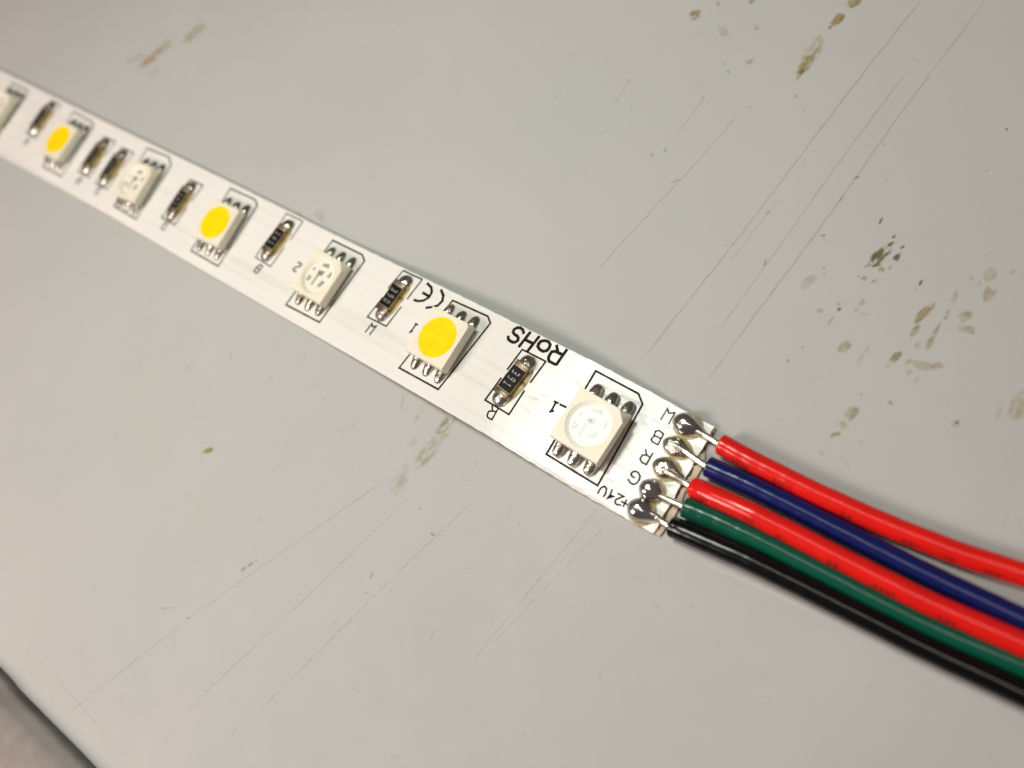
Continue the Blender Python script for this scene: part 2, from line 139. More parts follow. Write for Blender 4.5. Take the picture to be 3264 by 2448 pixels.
def insulation(name, c, rough=.18):
    t = mat(name, c, rough, spec=.36)
    ln(t, bump(t, noise(t, 3, 3), .06, .05, bump(t, noise(t, 45, 2), .05, .006)), P(t).inputs['Normal'])
    d = tuple(x * .86 for x in c); noisy(t, 2.2, d, c, .3, .6)
    return t
M['red'] = insulation('red_insulation', (.80, .012, .008))
M['blue'] = insulation('blue_insulation', (.004, .012, .105))
M['green'] = insulation('green_insulation', (.002, .085, .050))
M['black'] = insulation('black_insulation', (.002, .002, .0023), .18)
M['print'] = mat('faded_dark_print', (.34, .009, .006), .4)
M['trim'] = noisy(mat('grey_edge_bead', (.5, .48, .46), .3, .1), 2, (.36, .31, .29), (.48, .43, .41))
ln(M['trim'], bump(M['trim'], noise(M['trim'], 8, 4), .15, .04), P(M['trim']).inputs['Normal'])
M['under'] = mat('dark_gap', (.02, .012, .010), .8)
STAIN = [(.14, .09, .014), (.31, .225, .04), (.43, .34, .13), (.42, .36, .12), (.56, .32, .075)]
def stain_mat(i, c):
    t = mat('stain_%s' % 'dark olive tan ochre orange'.split()[i], c, .5)
    at = nd(t, 'ShaderNodeAttribute'); at.attribute_name = 'residue'
    ln(t, at.outputs['Fac'], P(t).inputs['Alpha'])
    noisy(t, 7, tuple(x * .75 for x in c), tuple(min(1, x * 1.25) for x in c)); return t
MS = [stain_mat(i, c) for i, c in enumerate(STAIN)]
def alpha_mat(name, c, a):
    t = mat(name, c, .5)
    ln(t, ramp(t, noise(t, 1.6, 4), (.3, (a * .35,) * 3), (.7, (a,) * 3)), P(t).inputs['Alpha']); return t
MC = [alpha_mat('scratch_brown', (.45, .345, .20), .30), alpha_mat('scratch_grey', (.43, .37, .27), .20), alpha_mat('pale_line', (.85, .82, .78), .5)]  # last one: thin pale lines, one of them a whitish scratch

# ------------------------------------------------------------------ helpers
def mesh(name, verts, faces, m, parent=None, smooth=True, uvs=None, scale=S):
    me = bpy.data.meshes.new(name)
    me.from_pydata([tuple(c * scale for c in v) for v in verts], [], faces)
    me.materials.append(m)
    if smooth: me.polygons.foreach_set('use_smooth', [True] * len(me.polygons))
    if uvs is not None:
        u = me.uv_layers.new(name='UVMap')
        for l in me.loops: u.data[l.index].uv = uvs[l.vertex_index]
    me.update()
    return link(name, me, parent)
def link(name, me, parent=None):
    o = bpy.data.objects.new(name, me); col.objects.link(o)
    if parent is not None: o.parent = parent
    return o
def tag(o, label=None, cat=None, group=None, kind=None):
    for k, v in (('label', label), ('category', cat), ('group', group), ('kind', kind)):
        if v: o[k] = v
    return o
def copy_tree(o, parent=None):
    c = o.copy(); col.objects.link(c); c.parent = parent
    for ch in [x for x in bpy.data.objects if x.parent == o]: copy_tree(ch, c)
    return c
def sharp(o, angle=35):
    me = o.data; bm = bmesh.new(); bm.from_mesh(me)
    for e in bm.edges:
        if len(e.link_faces) == 2 and e.calc_face_angle(0) > math.radians(angle): e.smooth = False
    bm.to_mesh(me); bm.free(); return o
class MB:
    def __init__(s): s.v = []; s.f = []
    def add(s, v, f):
        b = len(s.v); s.v += [tuple(x) for x in v]; s.f += [tuple(i + b for i in q) for q in f]
    def loft(s, rings, cap0=False, cap1=False, closed=True):
        n = len(rings[0]); v = [p for r in rings for p in r]; f = []
        for i in range(len(rings) - 1):
            for j in range(n if closed else n - 1):
                k = (j + 1) % n
                f.append((i * n + j, i * n + k, (i + 1) * n + k, (i + 1) * n + j))
        if cap0: f.append(tuple(reversed(range(n))))
        if cap1: f.append(tuple((len(rings) - 1) * n + j for j in range(n)))
        s.add(v, f)
    def build(s, name, m, parent=None, smooth=True, **k): return mesh(name, s.v, s.f, m, parent, smooth, **k)
def wob(i, seed, amp):
    return amp * (math.sin(i * 1.7 + seed * 3.1) + .6 * math.sin(i * 3.3 + seed * 1.3) + .4 * math.sin(i * 5.9 + seed * 7.7)) / 2
def tube(mb, pts, r, n=14, cap=True):
    """tube along 3-D points, r a number or list"""
    P_ = [Vector(p) for p in pts]; rings = []; up = Vector((0, 0, 1))
    for i, p in enumerate(P_):
        t = (P_[min(i + 1, len(P_) - 1)] - P_[max(i - 1, 0)]).normalized()
        a = t.cross(up).normalized(); b = a.cross(t)
        rr = r[i] if isinstance(r, (list, tuple)) else r
        rings.append([p + (a * math.cos(2 * math.pi * j / n) + b * math.sin(2 * math.pi * j / n)) * rr for j in range(n)])
    mb.loft(rings, cap, cap)
def spline(pts, n):
    """Catmull-Rom through points (tuples of any length), n samples by index"""
    A = np.array(pts, float); A = np.vstack([2 * A[0] - A[1], A, 2 * A[-1] - A[-2]])
    out = []
    for u in np.linspace(0, len(pts) - 1, n):
        i = min(int(u), len(pts) - 2); t = u - i; p0, p1, p2, p3 = A[i:i + 4]
        out.append(.5 * (2 * p1 + (p2 - p0) * t + (2 * p0 - 5 * p1 + 4 * p2 - p3) * t * t + (3 * p1 - p0 - 3 * p2 + p3) * t ** 3))
    return out

# the strip's path: s runs along it (towards the wires), v across, h above its face
SG = np.linspace(-150, 15, 661)
_q = np.clip(SG, -120, 15) / 50
_th = sum(D['th'][i] * _q ** (i + 1) for i in range(4))
_d = SG[1] - SG[0]; _i0 = int(np.argmin(abs(SG)))
_x = np.concatenate([[0], np.cumsum((np.cos(_th[1:]) + np.cos(_th[:-1])) / 2 * _d)]); _x -= _x[_i0]
_y = np.concatenate([[0], np.cumsum((np.sin(_th[1:]) + np.sin(_th[:-1])) / 2 * _d)]); _y -= _y[_i0]
_z = np.interp(SG, [-120, -38, -31, -25, -19, -13, -9, -4, 0, 3, 6, 9, 15], [0, 0, .10, .38, .78, 1., .92, .55, .23, .07, .0, .0, .0])
_k = np.exp(-.5 * (np.arange(-20, 21) / 8) ** 2); _k /= _k.sum()
_z = 1.15 * np.convolve(np.pad(_z, 20, mode='edge'), _k, 'valid')
def pos(s, v, h=0.):
    th = np.interp(s, SG, _th)
    return Vector((float(np.interp(s, SG, _x) - math.sin(th) * v), float(np.interp(s, SG, _y) + math.cos(th) * v), float(np.interp(s, SG, _z)) + BOARD_Z + h))
def frame(s, v, h=0., rot=0., pitch=0., roll=0., scale=1.):
    """matrix (scene units) of a rigid piece seated on the strip"""
    T = (pos(s + .8, v) - pos(s - .8, v)).normalized(); V = (pos(s, v + 1) - pos(s, v)).normalized(); N = T.cross(V).normalized(); V = N.cross(T)
    m = Matrix((T, V, N)).transposed().to_4x4()
    m.translation = pos(s, v, h) * S
    return m @ Matrix.Rotation(rot, 4, 'Z') @ Matrix.Rotation(pitch, 4, 'Y') @ Matrix.Rotation(roll, 4, 'X') @ Matrix.Scale(scale, 4)

UP = ([-150, -110, -85, -72, -56, -38, -12, -3, 2.5, 8.7], [5.25, 5.2, 5.12, 5.08, 5.03, 4.82, 4.8, 5.0, 4.94, 4.68])
LO = ([-150, -97, -85, -70, -54, -38, -20, -8, 2, 8.8], [5.4, 5.5, 5.3, 5.1, 5.28, 5.3, 5.15, 5.02, 5.12, 4.98])
S_END = 8.72

# ------------------------------------------------------------------ table
e = D['edge']
tb = MB()
edge = [Vector((x, y, 0)) for x, y in spline([(-110, -58)] + [tuple(q) for q in e] + [(60, -47), (160, -40)], 60)]
n = len(edge)
far = [(-700, 320 + 0 * i, 0) if i == 0 else (-700 + 1400 * i / (n - 1), 320, 0) for i in range(n)]
edge2 = [(p.x, p.y, -.25) for p in edge]; edge3 = [(p.x, p.y, -18) for p in edge]
v = []; rows = 14
for r_ in range(rows + 1):
    for i in range(n):
        a = (r_ / rows) ** 2.2
        v.append((edge[i].x * (1 - a) + far[i][0] * a, edge[i].y * (1 - a) + far[i][1] * a, 0))
tb.add(v, [(r_ * n + i, (r_) * n + i + 1, (r_ + 1) * n + i + 1, (r_ + 1) * n + i) for r_ in range(rows) for i in range(n - 1)])
tb.loft([[(p.x, p.y, 0) for p in edge], [(p.x, p.y, -18) for p in edge]][::-1], closed=False)
table = tb.build('table_top', M['table'], smooth=False)
tag(table, kind='structure')
# rounded bead that runs along the table's near edge
bead = MB(); rings = []
for i, p in enumerate(edge):
    t = (edge[min(i + 1, n - 1)] - edge[max(i - 1, 0)]).normalized(); o_ = Vector((t.y, -t.x, 0))
    prof = [(.5, -16), (.5, -.9), (.52, .7), (.68, 1.6), (1.2, 2.4), (2.3, 3.0), (4.0, 3.6), (6.5, 3.8), (9.5, 3.4), (12.5, 1.8), (14.6, -1), (15, -6), (15, -16)]
    rings.append([p + o_ * a + Vector((0, 0, b)) for a, b in prof])
bead.loft(rings, closed=False)
gap = MB(); gap.loft([[p + Vector((0, 0, -.05)) for p in edge], [p + Vector((0, -.0, -2)) + Vector((-.3, -.3, 0)) for p in edge]], closed=False); gap.build('edge_gap', M['under'], table)
bo = bead.build('edge_bead', M['trim'], table)

# stains: thin dried residue, its density mottled by noise
def vnoise(nx, ny, seed, cells):
    r = np.random.RandomState(seed); out = np.zeros((ny, nx)); amp = 1; tot = 0
    for c in cells:
        g = r.rand(c + 2, c + 2); xs = np.linspace(0, c, nx); ys = np.linspace(0, c, ny)
        xi = np.minimum(xs.astype(int), c - 1); yi = np.minimum(ys.astype(int), c - 1); fx = xs - xi; fy = ys - yi
        fx = fx * fx * (3 - 2 * fx); fy = (fy * fy * (3 - 2 * fy))[:, None]
        a = g[yi][:, xi] * (1 - fx) + g[yi][:, xi + 1] * fx; b = g[yi + 1][:, xi] * (1 - fx) + g[yi + 1][:, xi + 1] * fx
        out += amp * (a * (1 - fy) + b * fy); tot += amp; amp *= .75
    return out / tot
for i, (c, u, w_, op, ci) in enumerate(D['stains']):
    L = math.hypot(*u); Wd = math.hypot(*w_); nx = int(min(64, max(12, L * 22))); ny = int(min(48, max(10, Wd * 22)))
    X, Y = np.meshgrid(np.linspace(-1.25, 1.25, nx), np.linspace(-1.25, 1.25, ny))
    big = L > .9
    nz = vnoise(nx, ny, 100 + i, (3, 7, 13) if big else (2, 4)) - .5; nz2 = vnoise(nx, ny, 900 + i, (6, 12, 20) if big else (3, 5)) - .5
    rr = np.sqrt((X * .9) ** 2 + (Y * .9) ** 2) + nz * 1.15
    d = np.clip((1.0 - rr) / (.28 if ci < 3 else .5), 0, 1)
    d *= np.clip(.62 + nz2 * (3.2 if big else 1.2), 0.0, 1)
    edge_ring = np.exp(-((rr - .82) / .13) ** 2) * .25
    d = np.clip(d + (edge_ring if big and ci in (1, 2) else 0) * (d > .02), 0, 1) * op * (1 if ci == 0 else .85)
    d *= np.clip((1.25 - np.maximum(abs(X), abs(Y))) / .2, 0, 1)
    h = .010 + .0011 * i
    vv = [(c[0] + u[0] * x + w_[0] * y, c[1] + u[1] * x + w_[1] * y, h) for x, y in zip(X.ravel(), Y.ravel())]
    ff = [(r_ * nx + q, r_ * nx + q + 1, (r_ + 1) * nx + q + 1, (r_ + 1) * nx + q) for r_ in range(ny - 1) for q in range(nx - 1)]
    keep = d.ravel(); ff = [f for f in ff if max(keep[k] for k in f) > .004]
    if not ff: continue
    ob = mesh('stain', vv, ff, MS[ci], table)
    at = ob.data.attributes.new('residue', 'FLOAT', 'POINT'); at.data.foreach_set('value', keep.astype(np.float32))
    if ob.data.polygons[0].normal.z < 0: ob.data.flip_normals()
def ribbon(pts, width, h):
    P_ = [Vector((*p, h)) for p in pts]; v = []
    for i, p in enumerate(P_):
        t = (P_[min(i + 1, len(P_) - 1)] - P_[max(i - 1, 0)]).normalized(); o_ = Vector((-t.y, t.x, 0))
        w_ = width * (.6 + .5 * abs(wob(i, len(pts), 1))) * (0.3 if i in (0, len(P_) - 1) else 1) / 2
        v += [p + o_ * w_, p - o_ * w_]
    return v, [(2 * i, 2 * i + 1, 2 * i + 3, 2 * i + 2) for i in range(len(P_) - 1)]
for i, (pts, wd, op, ci) in enumerate(D['scratch_lines']):  # brown and grey scratches, plus a few thin pale lines
    q = [(float(a[0]) + wob(k, i, .05), float(a[1]) + wob(k, i + 5, .05)) for k, a in enumerate(spline(pts, 40))]
    v, f = ribbon(q, wd * 1.5, .006 + .00025 * i)
    ob = mesh('scratch_line', v, f, MC[ci], table)
    if ob.data.polygons[0].normal.z < 0: ob.data.flip_normals()
# crumbs and lint, too many to count
dust = MB(); r2 = random.Random(3)
for i in range(380):
    x = r2.uniform(-75, 36); y = r2.uniform(-50, 42)
    if r2.random() < .45:
        a = r2.uniform(.02, .06) * (1.3 if r2.random() < .1 else 1); ph = r2.random() * 6
        ring = [(x + a * math.cos(ph + k * 1.2566) * (1 + .5 * r2.random()), y + a * math.sin(ph + k * 1.2566), .004) for k in range(5)]
        dust.add(ring + [(x, y, a * .5)], [(k, (k + 1) % 5, 5) for k in range(5)])
    else:
        L = r2.uniform(.4, 1.5); ph = r2.random() * 6; c_ = r2.uniform(-1.6, 1.6)
        pts = []
        for k in range(7):
            pts.append((x, y)); x += L / 6 * math.cos(ph); y += L / 6 * math.sin(ph); ph += c_ / 6 * (1 + r2.random())
        v, f = ribbon(pts, .035, .02); dust.add(v, f)
M['dust'] = mat('grey_brown_dust', (.20, .16, .11), .7); P(M['dust']).inputs['Alpha'].default_value = .38
tag(dust.build('dust', M['dust']), kind='stuff')

# ------------------------------------------------------------------ LED strip
strip = bpy.data.objects.new('led_strip', None); col.objects.link(strip)
strip.empty_display_size = .3
tag(strip, 'white flexible LED strip with yellow and clear square LEDs in a row', 'LED strip')

def board_rows(s_list, fn): return [fn(s) for s in s_list]
s_list = list(np.arange(-140, -40, 1.0)) + list(np.arange(-40, S_END - .05, .35)) + [S_END]
vs = np.linspace(-1, 1, 25)
top = []; uvs = []; faces = []
def vedge(s, j):
    a, b = float(np.interp(s, *UP)), float(np.interp(s, *LO))
    jag = wob(s * 2.1, 1, .035) * (1 if s > -10 else .3)
    return -b - jag + (a + b + jag + wob(s * 1.9, 4, .03)) * (j + 1) / 2
for s in s_list:
    for j in vs:
        ss = s + (0.10 * wob(j * 7, 2, .8) if s == S_END else 0)
        v_ = vedge(s, j)
        top.append(tuple(pos(ss, v_))); uvs.append((s * .1, v_ * .1))
nv = len(vs)
faces = [(i * nv + j, (i + 1) * nv + j, (i + 1) * nv + j + 1, i * nv + j + 1) for i in range(len(s_list) - 1) for j in range(nv - 1)]
board = mesh('circuit_board', top, faces, M['mask'], strip, uvs=uvs)
# edge of the laminate under the mask
TH = .16
rim = [i * nv for i in range(len(s_list))] + [(len(s_list) - 1) * nv + j for j in range(1, nv)] + [i * nv + nv - 1 for i in reversed(range(len(s_list) - 1))]
lam = MB()
lam.loft([[tuple(Vector(top[i]) + Vector((0, 0, -.002))) for i in rim], [tuple(Vector(top[i]) + Vector((0, 0, -.045))) for i in rim], [tuple(Vector(top[i]) + Vector((0, 0, -TH))) for i in rim]], closed=False)
lam.build('laminate_edge', M['core'], board)
# adhesive tape under the board, sticking out past the cut end
tp = MB(); sl = list(np.arange(-140, 8, 2.0)) + [8.0, 8.6, 9.35]
ta = []; tl = []
for s in sl:
    ext = .28 * wob(s, 3, .3)
    for j in np.linspace(-1, 1, 13):
        v_ = vedge(s, j) * (.985 if s < 4 else .995) + .03 * wob(s + j, 2, 1)
        ss = s + ((.22 * wob(j * 5, 6, .9) - (.0 if j < .62 else .62)) if s == 9.35 else 0)
        ta.append(tuple(pos(ss, v_, -TH - .012))); tl.append(tuple(pos(ss, v_, -.385)))
tn = 13
fa = [(i * tn + j, (i + 1) * tn + j, (i + 1) * tn + j + 1, i * tn + j + 1) for i in range(len(sl) - 1) for j in range(tn - 1)]
tp.add(ta, fa); tp.add(tl, [tuple(reversed(f)) for f in fa])
rim2 = [i * tn for i in range(len(sl))] + [(len(sl) - 1) * tn + j for j in range(1, tn)] + [i * tn + tn - 1 for i in reversed(range(len(sl) - 1))]
tp.loft([[ta[i] for i in rim2], [tl[i] for i in rim2]], closed=False)
tp.build('adhesive_tape', M['tape'], strip, smooth=False)
# cut copper along the board's end, between the conductors
cu = MB()
for i in range(34):
    v_ = -4.6 + 9.0 * i / 33
    if wob(i, 8, 1) < -.55: continue
    a = pos(S_END + .05 + wob(i, 1, .05), v_ - .14, -.02); b = pos(S_END + .05 + wob(i + 1, 1, .05), v_ + .14, -.02)
    a2 = pos(S_END + .18 + wob(i, 2, .09), v_ - .14, -.16); b2 = pos(S_END + .18 + wob(i + 1, 2, .09), v_ + .14, -.16)
    cu.add([a, b, b2, a2], [(0, 3, 2, 1)])
tag(cu.build('cut_copper', M['copper'], strip, smooth=False), kind='stuff')

# printed lines: flat ink laid on the board face
def ink_line(mb, pl, width, h=.012):
    P_ = []
    for a, b in zip(pl[:-1], pl[1:]):
        k = max(1, int(math.dist(a, b) / .5))
        P_ += [(a[0] + (b[0] - a[0]) * i / k, a[1] + (b[1] - a[1]) * i / k) for i in range(k)]
    P_.append(tuple(pl[-1])); P_ = [p for i, p in enumerate(P_) if i == 0 or math.dist(p, P_[i - 1]) > 1e-4]
    closed = math.dist(P_[0], P_[-1]) < 1e-3 and len(P_) > 3
    n_ = len(P_); L = []; Rr = []
    for i, p in enumerate(P_):
        p0 = P_[i - 1] if i > 0 else (P_[-2] if closed else None); p1 = P_[i + 1] if i < n_ - 1 else (P_[1] if closed else None)
        t0 = np.array(p) - np.array(p0) if p0 else None; t1 = np.array(p1) - np.array(p) if p1 else None
        if t0 is None: t0 = t1
        if t1 is None: t1 = t0
        t0 = t0 / np.linalg.norm(t0); t1 = t1 / np.linalg.norm(t1)
        n0 = np.array((-t0[1], t0[0])); n1 = np.array((-t1[1], t1[0])); mm = n0 + n1; ml = np.linalg.norm(mm)
        mm = n0 if ml < .3 else mm / ml; k = 1 / max(.45, float(mm @ n0))
        hw = width / 2 * (1 + wob(i * 3.1 + p[0] * 5, p[1], .10))
        q = np.array(p)
        if not closed and i == 0: q = q - t1 * width * .35
        if not closed and i == n_ - 1: q = q + t0 * width * .35
        L.append(q + mm * hw * k); Rr.append(q - mm * hw * k)
    v = [pos(*q, h) for q in L] + [pos(*q, h) for q in Rr]
    f = [(i, n_ + i, n_ + i + 1, i + 1) for i in range(n_ - 1)]
    mb.add(v, f)
for name, (wd, pls) in D['letters'].items():
    for gi, pl in enumerate(pls):
        mb = MB(); ink_line(mb, pl, wd * 1.12, .012 + .0012 * (gi % 5)); 
        if gi == 0: whole = MB()
        whole.add(mb.v, mb.f)
    whole.build('printed_letters' if name in ('RoHS', 'CE', 'V24') else 'printed_letter', M['ink'] if name not in ('W', 'B1', 'two1') else M['ink_thin'], board, smooth=False)
def outline(pls, wd, m): 
    mb = MB()
    for i, pl in enumerate(pls): ink_line(mb, pl, wd * 1.15, .018 + .001 * i)
    mb.build('printed_outline', m, board, smooth=False)

LED_S = [(.02, -.09), (-17.1, .19), (-34.57, .03), (-51.98, -.05), (-68.4, -.17), (-86.05, .03), (-103.3, .03)]
for k in range(7):
    q = D['leds'].get(k, {}); s0 = LED_S[k][0]
    g = lambda n_, d_: q.get(n_, (s0 + d_[0], d_[1]))
    sTL = g('sTL', (-2.6, 4.3)); c1 = g('sC1', (1.9, 4.3)); c2 = g('sC2', (2.55, 3.75)); lr = g('sLR', (2.6, -3.85)); ll = g('sLL', (-2.5, -3.85))
    outline([[sTL, c1, c2, lr, ll, sTL]], .15 if k < 2 else .16, M['ink'] if k in (0, 1, 2) else M['ink_thin'])

# ---- LED packages
def poly_r(poly, ang):
    d = (math.cos(ang), math.sin(ang)); best = 1e9
    for (x1, y1), (x2, y2) in zip(poly, poly[1:] + poly[:1]):
        ex, ey = x2 - x1, y2 - y1; den = d[0] * ey - d[1] * ex
        if abs(den) < 1e-9: continue
        t = (x1 * ey - y1 * ex) / den; u = (x1 * d[1] - y1 * d[0]) / den
        if t > 0 and -1e-6 <= u <= 1 + 1e-6: best = min(best, t)
    return best
def sq(a, b, cut): return [(-a, -b), (a, -b), (a, b - cut), (a - cut, b), (-a, b)]
def make_led(white):
    cut = .32 if white else .85
    HT = 1.42
    polys = [(sq(2.15, 2.2, .03), .26), (sq(2.38, 2.38, .04), .38), (sq(2.46, 2.46, .04), .74), (sq(2.46, 2.46, .10), .80), (sq(2.42, 2.40, cut), HT - .05), (sq(2.38, 2.36, cut), HT)]
    ang = set(2 * math.pi * i / 56 for i in range(56))
    for pl, _ in polys:
        for x, y in pl: ang.add(math.atan2(y, x) % (2 * math.pi))
    ang = sorted(ang); keep = []
    for a in ang:
        if not keep or a - keep[-1] > .004: keep.append(a)
    ring = lambda pl, z: [(poly_r(pl, a) * math.cos(a), poly_r(pl, a) * math.sin(a), z) for a in keep]
    circ = lambda r, z: [(r * math.cos(a), r * math.sin(a), z) for a in keep]
    mb = MB(); rings = [ring(pl, z) for pl, z in polys] + [circ(2.02, HT), circ(1.99, HT - .02)]
    if white: mb.loft(rings, True, False)
    else:
        mb.loft(rings, True, False)
    led = sharp(mb.build('white_led' if white else 'rgb_led', M['housing']), 28)
    if white:
        ph = MB(); ph.loft([circ(2.0, HT - .015), circ(1.5, HT - .02), circ(.8, HT - .03), circ(.02, HT - .03)], False, True)
        ph.build('phosphor', M['phosphor'], led)
    else:
        cv = MB(); cv.loft([circ(1.995, HT - .02), circ(1.72, 1.12), circ(.8, 1.12), circ(.02, 1.12)], False, True)
        sharp(cv.build('reflector_cup', M['cavity'], led), 25)
        for pl in D['rgb_pads']:
            p3 = [(x, y, 1.127) for x, y in pl]; c_ = np.mean(np.array(pl), 0)
            p2 = [((x - c_[0]) * .97 + c_[0], (y - c_[1]) * .97 + c_[1], 1.135) for x, y in pl]
            a = MB(); a.loft([p3, p2], False, True); o = a.build('lead_frame', M['pad_grey'], led, smooth=False)
            bm = bmesh.new(); bm.from_mesh(o.data); bmesh.ops.recalc_face_normals(bm, faces=bm.faces); bm.to_mesh(o.data); bm.free()
        for (x, y, b_, mm_) in ((-.17, .41, .10, 'chip'), (1.05, .62, .1, 'chip_pale'), (-1.08, -.6, .1, 'chip_pale')):
            a = MB()
            a.loft([[(x - b_, y - b_, 1.13), (x + b_, y - b_, 1.13), (x + b_, y + b_, 1.13), (x - b_, y + b_, 1.13)], [(x - b_, y - b_, 1.2), (x + b_, y - b_, 1.2), (x + b_, y + b_, 1.2), (x - b_, y + b_, 1.2)]], False, True)
            a.build('led_die', M[mm_], led, smooth=False)
        rs = MB(); rs.loft([circ(1.98, HT - .03), circ(1.2, HT - .055), circ(.5, HT - .065), circ(.02, HT - .065)], False, True)
        rs.build('resin_window', M['resin'], led)
    # six solder fillets, each with its lead, three a side
    for side in (1, -1):
        for ki, a0 in enumerate((-1.6, 0., 1.6)):
            sd = ki + 3 * side + (10 if white else 0)
            rx = .55 + wob(sd, 1, .04); ry = 1.16 + wob(sd, 2, .08); hz = .50
            f = MB(); rings = []; NN = 16
            for ph in (0, .22, .45, .66, .85, 1.05, 1.25, 1.42):
                rr = math.cos(ph); zz = math.sin(ph)
                row = []
                for j in range(NN):
                    t_ = 2 * math.pi * j / NN; cx_, sx_ = math.cos(t_), math.sin(t_); rs_ = rr * (abs(cx_) ** 2.7 + abs(sx_) ** 2.7) ** (-1 / 2.7); x = rx * rs_ * cx_; y = ry * rs_ * sx_
                    zf = hz * zz * (1.15 if y * side < 0 else 1 - .25 * (abs(y) / ry)) + .03 * wob(j + ph * 9, sd, 1) * zz
                    row.append((a0 + x, side * 2.42 + y, .005 + max(0, zf)))
                rings.append(row)
            f.loft(rings, False, True)
            f.build('solder_lead', M['fillet'], led)
    return led
protos = {True: make_led(True), False: make_led(False)}
LED_LABELS = ['clear LED beside the wire ends, its window catching the lamp', 'yellow LED with the CE mark beside it', 'clear LED with grey pads showing, marked 2',
              'second yellow LED from the wires', 'blurred clear LED beside a close pair of resistors', 'blurred yellow LED farthest from the wires', 'blurred clear LED cut by the picture edge']
used = set()
for k, (s0, v0) in enumerate(LED_S):
    white = k % 2 == 1
    o = protos[white] if white not in used else copy_tree(protos[white])
    used.add(white); o.parent = strip
    q = D['leds'].get(k)
    rot = 0.
    if q and 'tBL' in q and 'tTR' in q:
        A_ = np.array(q['tTR']) - np.array(q['tTL']) + np.array(q['tBR']) - np.array(q['tBL']); rot = math.atan2(A_[1], A_[0]) * .7
        A_ = np.array(q['tTL']) - np.array(q['tBL']) + np.array(q['tTR']) - np.array(q['tBR']); rot += math.atan2(-A_[0], A_[1]) * .3
    o.matrix_local = frame(s0, v0, .3 if k == 0 else 0, rot)
    o['label'] = LED_LABELS[k]

# ---- resistors: dark glazed chips with a solder fillet at each end
DIG = {'0': [[(-.5, -1), (.5, -1), (.5, 1), (-.5, 1), (-.5, -1)]], '1': [[(-.1, -1), (-.1, 1)], [(-.5, -1), (.35, -1)], [(-.1, 1), (-.5, .6)]],
       '2': [[(-.5, .8), (0, 1), (.5, .7), (.4, .1), (-.5, -1), (.55, -1)]], '4': [[(.2, -1), (.2, 1), (-.6, -.3), (.6, -.3)]],
       '3': [[(-.5, .95), (.5, .95), (.5, -.95), (-.5, -.95)], [(.45, 0), (-.25, 0)]], '9': [[(.5, .1), (-.45, .1), (-.5, 1), (.5, 1), (.5, -.6), (.2, -1), (-.3, -1)]]}
def box_rings(cx, cy, a, b, z0, z1, bev):
    r = lambda a_, b_, z: [(cx - a_, cy - b_, z), (cx + a_, cy - b_, z), (cx + a_, cy + b_, z), (cx - a_, cy + b_, z)]
    return [r(a, b, z0), r(a, b, z1 - bev), r(a - bev, b - bev, z1)]
